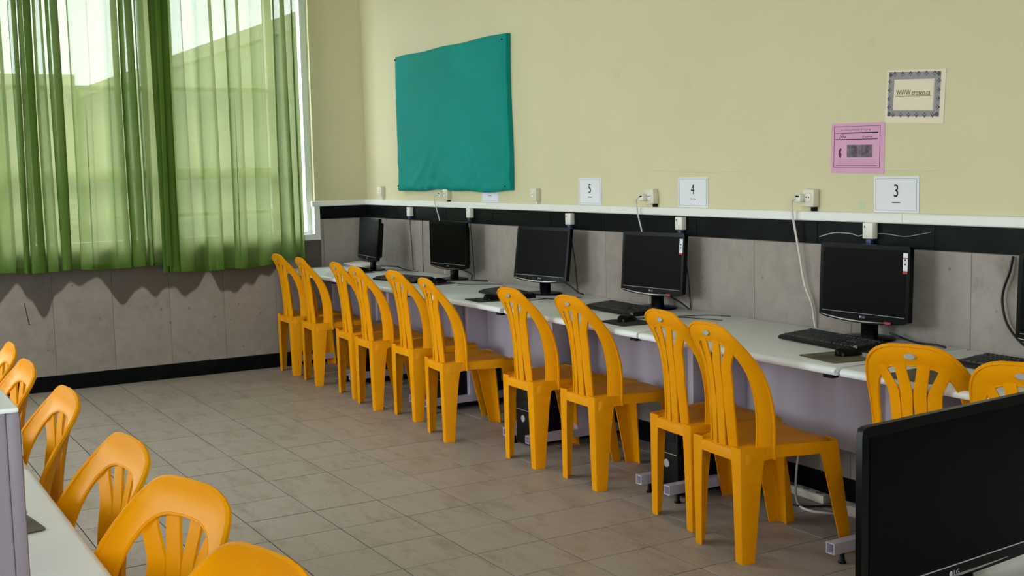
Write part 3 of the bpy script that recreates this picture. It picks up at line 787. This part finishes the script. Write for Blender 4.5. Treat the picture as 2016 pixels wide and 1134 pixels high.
    # slats: fan out at the top, pinch at the waist, spread again at the seat
    def sl(ctrl, width):
        mb = MB(); rows = []; n = 22
        for i in range(n + 1):
            v = -.012 + (H - .058 + .012) * i / n; x = v / (H - .058)
            # piecewise smooth interpolation of the centre line
            for (x0, u0, w0), (x1, u1, w1) in zip(ctrl, ctrl[1:]):
                if x <= x1: break
            q = min(1, max(0, (x - x0) / (x1 - x0))); q = q * q * (3 - 2 * q) * .5 + q * .5
            u = u0 + (u1 - u0) * q; w_ = (w0 + (w1 - w0) * q) * width
            rows.append([back(u - w_ / 2, v, -.002), back(u, v, -.0045), back(u + w_ / 2, v, -.002)])
        return mb.sheet(rows, (0, .0062, 0))
    for s_ in (-1, 1):
        sl([(-.05, s_ * .070, .80), (.40, s_ * .060, .95), (.74, s_ * .0655, 1.0), (1.0, s_ * .112, 1.0)], .0405).build('slat', Y, t_, smooth=50)
        sl([(-.05, s_ * .0225, .80), (.40, s_ * .0200, .94), (.60, s_ * .0225, .92), (.74, s_ * .0215, 1.0), (1.0, s_ * .039, .95)], .0405).build('slat', Y, t_, smooth=50)
    # small oval maker's plate on the top rail
    p = back(0, H - .034, -.0088)
    MB().lathe([(.019, 0), (.018, .0015), (.013, .002), (.012, .0012)], 16, sy=.5).build('maker_plate', 'grey_plastic', t_, loc=p, rot=(R(90 - 7), 0, 0), smooth=40)
    return t_
chair0 = chair_mesh(); cu_ = [False]
def chair(x, y, deg, label, group):
    o = chair0 if not cu_[0] else copy_tree(chair0); cu_[0] = True
    o.location = (x, y, 0); o.rotation_euler = (0, 0, R(deg)); return tag(o, label, 'chair', group)
GC = 'yellow chairs along the computer wall'
for x, y, a, d in [(.32, -.81, -1, 'first from the curtained window'), (.80, -.815, -5, 'second from the curtained window'), (1.41, -.80, -4, 'third from the curtained window'),
                   (1.83, -.842, -3, 'fourth from the curtained window'), (2.275, -.79, -1.5, 'fifth from the curtained window'), (2.845, -.868, -8, 'sixth from the curtained window'),
                   (3.605, -.79, -2, 'seventh from the curtained window'), (4.10, -.77, -3, 'before the monitor below the sign four'),
                   (4.805, -.788, -6, 'half hidden behind the frontmost one'), (5.21, -.888, -6, 'frontmost whole one'),
                   (6.005, -.755, 18, 'left of the two behind the near black monitor'), (6.43, -.785, 16, 'cut by the right frame edge')]:
    chair(x, y, a, 'yellow plastic chair in the wall row, ' + d, GC)
GC2 = 'yellow chairs of the left foreground row'
for x, y, a, d in [(4.06, -3.20, 180, 'farthest, cut by the left frame edge'), (4.53, -3.215, 183, 'second farthest, beside the window wall'), (5.14, -3.20, 184, 'just beyond the desk end'),
                   (5.88, -3.20, 187, 'second nearest with slats in view'), (6.35, -3.19, 199, 'nearest with its slats in view'), (6.84, -3.21, 196, 'closest, only its top in frame')]:
    chair(x, y, a, 'yellow plastic chair in the left foreground, ' + d, GC2)

# ------------------------------------------------------------------ monitors
def monitor_parts(W=.452, H=.300, z0=.082, bow=.016, deep=.016, foot=1.0):
    t_ = thing('monitor', (0, 0, 0))
    MB().lathe([(.10, 0), (.103, .003), (.10, .009), (.06, .014), (.035, .018)], 32, sx=1.12 * foot, sy=.86 * foot).build('base', 'gloss_black', t_, smooth=40)
    MB().rbox(-.034, .034, -.012, .018, .014, z0 + .12, r=.006).build('neck', 'gloss_black', t_, smooth=40)
    head = thing('panel', (0, -.035, z0)); head.parent = t_
    # casing with softly bowed lower edge
    n = 20
    def outline(gr=0.0):
        pts = []
        w2, r = W / 2 + gr, .012
        for k in range(n + 1):
            x = -w2 + 2 * w2 * k / n; pts.append((x, -bow * (1 - (x / w2) ** 2) - gr + (.006 if k in (0, n) else 0)))
        pts += [(w2, H - r), (w2 - .004, H - .003), (w2 - r, H + gr)]
        pts += [(-w2 + r, H + gr), (-w2 + .004, H - .003), (-w2, H - r)]
        return pts
    cs = MB(); cs.prism(outline(), 1, -.008, deep)
    c_ = cs.build('casing', 'gloss_black', t_, smooth=30)
    ins = .03 if deep > .01 else .075
    MB().rbox(-W / 2 + ins, W / 2 - ins, deep - .0005, .046, .02, H - .03, r=.012, seg=3).build('rear_cover', 'black_plastic', c_, smooth=40)
    MB().box(-W / 2 + .018, W / 2 - .018, -.0092, -.0075, .026, H - .018).build('screen', 'screen_black', t_)
    st = MB(); lo_, hi_ = [], []
    for k in range(n + 1):
        x = -W / 2 + .012 + (W * .80) * k / n; b = -bow * (1 - (x / (W / 2)) ** 2)
        th = .0036 * math.sin(PI * (.12 + .82 * k / n)); lo_.append((x, -.0105, b + .0085 - th)); hi_.append((x, -.0105, b + .0085 + th * .4))
    st.sheet([lo_, hi_], (0, .0025, 0)); st.build('chrome_strip', 'chrome', t_, smooth=40)
    MB().box(-W / 2 + .018, W / 2 - .018, -.0096, -.0085, .0222, .0238).build('bezel_line', 'logo_grey', t_)
    lg = text_mb('LG', .012, 1.1, ext=.0003); lg.xform(Matrix.Translation((.008, -.0088, .009)))
    lg.lathe([(.0052, 0), (.0052, .0006)], 14) if False else None
    lg.add([(-.008 + .0045 * math.cos(2 * PI * k / 14), -.0091, .0095 + .0045 * math.sin(2 * PI * k / 14)) for k in range(14)], [tuple(range(14))])
    lg.build('logo', 'logo_grey', t_)
    for o in list(t_.children):
        if o.name.split('.')[0] in ('casing', 'screen', 'chrome_strip', 'bezel_line', 'logo'): o['_h'] = 1
    bpy.data.objects.remove(head, do_unlink=True)
    return t_, z0, W, H
mon0, MZ, MW, MH = monitor_parts(); mu = [False]
def monitor(x, y, deg, tilt, label, sticker=None, dot=False, group='black monitors on the wall desks', z=DT, src=None, mz=None):
    o = src or (mon0 if not mu[0] else copy_tree(mon0))
    if not src: mu[0] = True
    o.location = (x, y, z); o.rotation_euler = (0, 0, R(deg)); tag(o, label, 'monitor', group)
    Mx = Matrix.Translation((0, -.035, mz or MZ)) @ Matrix.Rotation(R(-tilt), 4, 'X')
    for c_ in o.children:
        if c_.get('_h'): c_.matrix_parent_inverse = Matrix.Identity(4); c_.matrix_local = Mx
    if sticker:
        s_ = MB().box(MW / 2 - .031, MW / 2 - .009, -.0102, -.009, MH - .095, MH - .026).build('sticker', 'paper_white', o); s_.matrix_local = Mx
        for a, b in sticker:
            m_ = MB().box(MW / 2 - .031, MW / 2 - .009, -.0108, -.0100, MH - a, MH - b).build('sticker_band', 'ink_red', s_)
        for zz in (.05, .066): MB().box(MW / 2 - .024, MW / 2 - .017, -.0108, -.0100, MH - zz - .006, MH - zz).build('sticker_print', 'ink_black', s_)
    if dot:
        m_ = MB().box(.115, .145, -.0118, -.0105, -.008, .001).build('energy_label', 'ink_red', o); m_.matrix_local = Mx
    return o
monitor(.60, -.235, -6, 5, 'black monitor turned edgeways, nearest the room corner')
monitor(1.68, -.135, 4, 0, 'black monitor second from the room corner')
monitor(2.85, -.165, 9, 8, 'black monitor third from the room corner, below the sign five')
monitor(3.815, -.105, 5, 4, 'black monitor with a white sticker below the sign four', [(.103, .095)], True)
monitor(5.20, -.10, 2, 2, 'black monitor with a white and red sticker below the sign three', [(.106, .095), (.048, .044)], True)
monitor(6.14, -.11, 0, 2, 'black monitor cut by the right frame edge above the desk')
near0, nz, _w, _h = monitor_parts(.47, .290, .012, .003, .004, .7)
monitor(7.215, -2.118, 94, 0, 'large black monitor in the right foreground on the near desk', None, False, None, src=near0, mz=nz)

# ------------------------------------------------------------------ keyboards, mice, mouse pads
def make_keyboard(body, keys):
    t_ = thing('keyboard', (0, 0, 0))
    b = MB(); L, Dp = .452, .165
    prof = [(-Dp / 2, .002), (-Dp / 2, .012), (-Dp / 2 + .012, .016), (Dp / 2 - .006, .026), (Dp / 2, .022), (Dp / 2, .002)]
    b.prism(prof, 0, -L / 2, L / 2); b.build('body', body, t_)
    ft = MB()
    for x in (-.18, .18): ft.box(x - .02, x + .02, Dp / 2 - .03, Dp / 2 - .02, 0, .004); ft.box(x - .02, x + .02, -Dp / 2 + .02, -Dp / 2 + .03, 0, .004)
    ft.build('rubber_feet', 'black_rubber', t_)
    k = MB()
    def top(y): return .016 + .010 * (y + Dp / 2 - .012) / (Dp - .018)
    def key(x0, x1, y0, y1):
        z0, z1 = top(y0) - .001, top(y0) + .0055; e = .0016
        za, zb = top(y0) + .0055, top(y1) + .0055
        k.add([(x0, y0, z0), (x1, y0, z0), (x1, y1, z0 + .001), (x0, y1, z0 + .001), (x0 + e, y0 + e, za), (x1 - e, y0 + e, za), (x1 - e, y1 - e, zb), (x0 + e, y1 - e, zb)],
              [(4, 5, 6, 7), (0, 1, 5, 4), (1, 2, 6, 5), (2, 3, 7, 6), (3, 0, 4, 7)])
    for r_ in range(6):
        y0 = -Dp / 2 + .018 + r_ * .0225 + (.006 if r_ == 5 else 0); y1 = y0 + .0205
        for blk, nk, w_ in ((-.215, 15, .0195), (.085, 3, .0195), (.150, 4, .0175)):
            if r_ == 0 and blk < 0:
                for a, b_ in ((0, 1.3), (1.3, 2.5), (2.5, 3.8), (3.8, 10), (10, 11.3), (11.3, 13), (13, 15)): key(blk + a * w_, blk + b_ * w_ - .0015, y0, y1)
                continue
            if blk > .08 and blk < .1 and r_ in (2,): continue
            for i in range(nk): key(blk + i * w_, blk + (i + 1) * w_ - .0015, y0, y1)
    tag(k.build('keycaps', keys, t_), kind='stuff')
    return t_
kb_black = make_keyboard('black_plastic', 'key_black'); kb_used = [False]
def keyboard(x, y, deg, label, src=None):
    if src is None:
        o = kb_black if not kb_used[0] else copy_tree(kb_black); kb_used[0] = True
    else: o = src
    o.location = (x, y, DT + .0005); o.rotation_euler = (0, 0, R(deg)); return tag(o, label, 'keyboard', 'keyboards on the wall desks')
keyboard(1.52, -.425, 12, 'black keyboard before the second monitor from the corner')
keyboard(2.775, -.375, -8, 'black keyboard before the third monitor from the corner')
keyboard(3.80, -.315, -4, 'black keyboard before the monitor below the sign four')
keyboard(5.205, -.315, -6, 'black keyboard before the monitor below the sign three')
keyboard(6.05, -.285, -2, 'black keyboard on the desk at the right edge')
keyboard(.27, -.19, -4, 'light grey keyboard at the back of the corner desk', make_keyboard('grey_plastic', 'ivory_plastic'))
def make_mouse():
    t_ = thing('mouse', (0, 0, 0))
    mb = MB(); rows = []; n = 12
    for i in range(n + 1):
        v = -1 + 2 * i / n; row = []
        wv = .030 * math.sqrt(max(0.02, 1 - abs(v) ** 3.2)); hv = .032 * max(.12, (1 - abs((v + .25) / 1.3) ** 2.4))
        for j in range(9):
            a = PI * j / 8; row.append((wv * math.cos(a), v * .055, .001 + hv * math.sin(a) ** .8))
        rows.append(row)
    w = 9; fs = [(i * w + j, i * w + j + 1, (i + 1) * w + j + 1, (i + 1) * w + j) for i in range(n) for j in range(8)]
    fs += [(i * w, (i + 1) * w, (i + 1) * w + 8, i * w + 8) for i in range(n)] + [tuple(range(w)), tuple(n * w + j for j in range(w))[::-1]]
    mb.add([p for r_ in rows for p in r_], fs); mb.build('shell', 'gloss_black', t_, smooth=60)
    MB().lathe([(.006, -.003), (.008, -.002), (.008, .002), (.006, .003)], 12).build('scroll_wheel', 'grey_plastic', t_, loc=(0, .028, .026), rot=(0, R(90), 0), smooth=40)
    return t_
mouse0 = make_mouse(); ms_used = [False]
def pad(x, y, deg, w, d, mat, label):
    n = 5; pts = []
    for cx, cy, a0 in ((w / 2 - .012, d / 2 - .012, 0), (-w / 2 + .012, d / 2 - .012, 90), (-w / 2 + .012, -d / 2 + .012, 180), (w / 2 - .012, -d / 2 + .012, 270)):
        for k in range(n): a = R(a0 + 90 * k / (n - 1)); pts.append((cx + .012 * math.cos(a), cy + .012 * math.sin(a)))
    mb = MB(); mb.prism(pts, 2, 0, .003); o = mb.build('mouse_pad', mat, None, loc=(x, y, DT + .0003), rot=(0, 0, R(deg)))
    return tag(o, label, 'mouse pad', 'mouse pads')
def mouse(x, y, deg, label, tail):
    o = mouse0 if not ms_used[0] else copy_tree(mouse0); ms_used[0] = True
    o.location = (x, y, DT + .0035); o.rotation_euler = (0, 0, R(deg)); tag(o, label, 'mouse', 'computer mice')
    inv = Matrix.Translation((x, y, DT + .0035)) @ Matrix.Rotation(R(deg), 4, 'Z'); inv = inv.inverted()
    pts = [inv @ Vector(p) for p in tail]; pts = [Vector((0, .05, .008))] + pts
    MB().tube(smooth_path(pts, 6), .002, 6).build('cord', 'black_rubber', o, smooth=60)
cz = DT + .003
pad(.705, -.385, -4, .20, .17, 'pad_dark', 'dark mouse pad before the monitor nearest the corner')
mouse(.69, -.36, 0, 'black mouse before the monitor nearest the corner', [(.70, -.20, cz), (.80, -.10, cz), (1.0, -.06, cz)])
pad(1.85, -.345, 8, .21, .17, 'pad_dark', 'dark mouse pad before the second monitor from the corner')
mouse(1.845, -.325, 20, 'black mouse before the second monitor from the corner', [(1.93, -.26, cz), (2.06, -.24, cz), (2.15, -.13, cz), (2.22, -.08, cz)])
pad(2.90, -.575, -4, .20, .18, 'pad_dark', 'dark mouse pad before the third monitor from the corner')
mouse(2.925, -.545, -10, 'black mouse before the third monitor from the corner', [(3.08, -.44, cz), (3.10, -.30, cz), (3.16, -.12, cz)])
pad(4.165, -.545, -4, .22, .18, 'pad_dark', 'dark mouse pad before the monitor below the sign four')
mouse(4.14, -.525, 8, 'black mouse before the monitor below the sign four', [(4.13, -.38, cz), (4.17, -.22, cz), (4.22, -.10, cz), (4.32, -.06, cz)])
pad(5.455, -.545, -9, .215, .175, 'pad_brown', 'brown mouse pad before the monitor below the sign three')
mouse(5.455, -.48, -14, 'black mouse before the monitor below the sign three', [(5.50, -.36, cz), (5.50, -.20, cz), (5.44, -.10, cz)])
pad(5.905, -.605, 4, .21, .20, 'pad_brown', 'brown mouse pad on the desk at the right edge')
pad(5.94, -3.455, 8, .2, .17, 'pad_brown', 'brown mouse pad peeking out behind the pale tower')
cable('monitor_cable', [(1.72, -.11, DT + .07), (1.78, -.08, DT + .05), (1.84, -.085, DT + .035), (1.86, -.10, DT + .008), (1.93, -.085, DT + .006), (2.0, -.06, DT + .006)], .004, 'black_rubber', 'black looped cable behind the second monitor from the corner', 'monitor cables')
cable('monitor_cable', [(2.95, -.13, DT + .09), (3.0, -.09, DT + .05), (3.05, -.075, DT + .02), (3.09, -.06, DT + .006)], .004, 'black_rubber', 'black cable drooping behind the third monitor from the corner', 'monitor cables')
cable('monitor_cable', [(3.88, -.07, DT + .06), (3.95, -.06, DT + .035), (4.0, -.05, DT + .006)], .004, 'black_rubber', 'black cable drooping behind the monitor below the sign four', 'monitor cables')
cable('monitor_cable', [(5.28, -.07, DT + .03), (5.40, -.065, DT + .006), (5.50, -.06, DT + .006), (5.56, -.08, DT + .005)], .004, 'black_rubber', 'black cable on the desk right of the monitor below the sign three', 'monitor cables')
cable('monitor_cable', [(.66, -.20, DT + .03), (.74, -.12, DT + .03), (.82, -.09, DT + .012), (.90, -.075, DT + .006)], .004, 'black_rubber', 'black cable behind the monitor nearest the corner', 'monitor cables')

# ------------------------------------------------------------------ computer towers
def make_tower(W, H, Dp, body, face, name='computer_tower'):
    t_ = thing(name, (0, 0, 0))
    MB().rbox(-W / 2, W / 2, 0, Dp, .012, H, r=.003).build('case', body, t_)
    f_ = MB().rbox(-W / 2 - .001, W / 2 + .001, -.022, .001, .010, H + .001, r=.007).build('front_panel', face, t_, smooth=40)
    for k in range(2): MB().rbox(-W / 2 + .014, W / 2 - .014, -.0245, -.0215, H - .075 - k * .045, H - .035 - k * .045, r=.0015).build('drive_bay', 'black_plastic' if body == 'case_black' else 'ivory_plastic', f_)
    MB().box(-W / 2 + .006, W / 2 - .006, -.0240, -.0215, H * .52, H * .52 + .004).build('silver_line', 'chrome', f_)
    MB().lathe([(.018, 0), (.018, .003), (.014, .004)], 18).build('power_button', 'logo_grey', f_, loc=(0, -.022, H * .40), rot=(R(90), 0, 0), smooth=40)
    for x in (-W / 2 + .025, W / 2 - .025):
        for yy in (.03, Dp - .03): MB().lathe([(.012, 0), (.012, .014)], 10).build('foot', 'black_rubber', t_, loc=(x, yy, 0))
    return t_
tw0 = make_tower(.15, .366, .40, 'case_black', 'black_plastic'); tu = [False]
for x, y, d in [(1.02, -.52, 'under the desk joint nearest the corner'), (2.17, -.52, 'under the desks behind the sixth chair'), (3.303, -.575, 'under the desks behind the seventh chair'), (4.478, -.545, 'under the desks below the sign four'), (5.628, -.50, 'under the desks left of the near monitor')]:
    o = tw0 if not tu[0] else copy_tree(tw0); tu[0] = True
    o.location = (x, y, 0); tag(o, 'black computer tower standing ' + d, 'computer', 'black computer towers under the desks')
pt = make_tower(.215, .348, .42, 'tower_grey', 'tower_grey'); pt.location = (6.452, -3.485, DT); pt.rotation_euler = (0, 0, PI)
tag(pt, 'pale lavender computer tower on the left foreground desk', 'computer')
MB().rbox(-.109, .109, -.02, .42, .3475, .356, r=.003).build('lid', 'white_laminate', pt)
# rolled edge flange on the side the camera sees
MB().rbox(-.1105, -.1065, .03, .06, .016, .344, r=.001).build('side_flange', 'tower_grey', pt)

# ------------------------------------------------------------------ floor clutter under the desks
ps = thing('power_strip', (4.80, -.085, 0), R(-3), 'white power strip on the floor against the black baseboard', 'power strip')
MB().rbox(-.17, .17, -.024, .024, .0, .036, r=.005).build('housing', 'ivory_plastic', ps, smooth=40)
for k in range(4): MB().lathe([(.016, 0), (.016, .002), (.013, .0005)], 14).build('socket_ring', 'grey_plastic', ps, loc=(-.12 + .08 * k, 0, .0355), smooth=40)
ps = thing('power_adapter', (5.15, -.13, 0), R(8), 'white power adapter on the floor beside the front chair leg', 'power adapter')
MB().rbox(-.06, .06, -.03, .03, .0, .045, r=.006).build('housing', 'ivory_plastic', ps, smooth=40)
cable('floor_cable', [(4.838, -.05, .55), (4.83, -.055, .36), (4.80, -.09, .20), (4.83, -.14, .08), (4.90, -.20, .012), (5.0, -.24, .005), (5.10, -.19, .005), (5.13, -.165, .012)], .005, 'white_cable', 'white cable dropping behind the front chair to the floor', 'floor cables')
cable('floor_cable', [(4.62, -.10, .30), (4.64, -.12, .12), (4.70, -.18, .008), (4.82, -.24, .006), (4.95, -.22, .006), (5.05, -.10, .006), (5.3, -.06, .006)], .0045, 'black_rubber', 'black cable lying on the floor behind the front chair', 'floor cables')
cable('floor_cable', [(5.30, -.04, .60), (5.31, -.05, .35), (5.30, -.06, .12), (5.28, -.07, .03)], .006, 'black_rubber', 'black cable hanging below the panel near the right tower', 'floor cables')
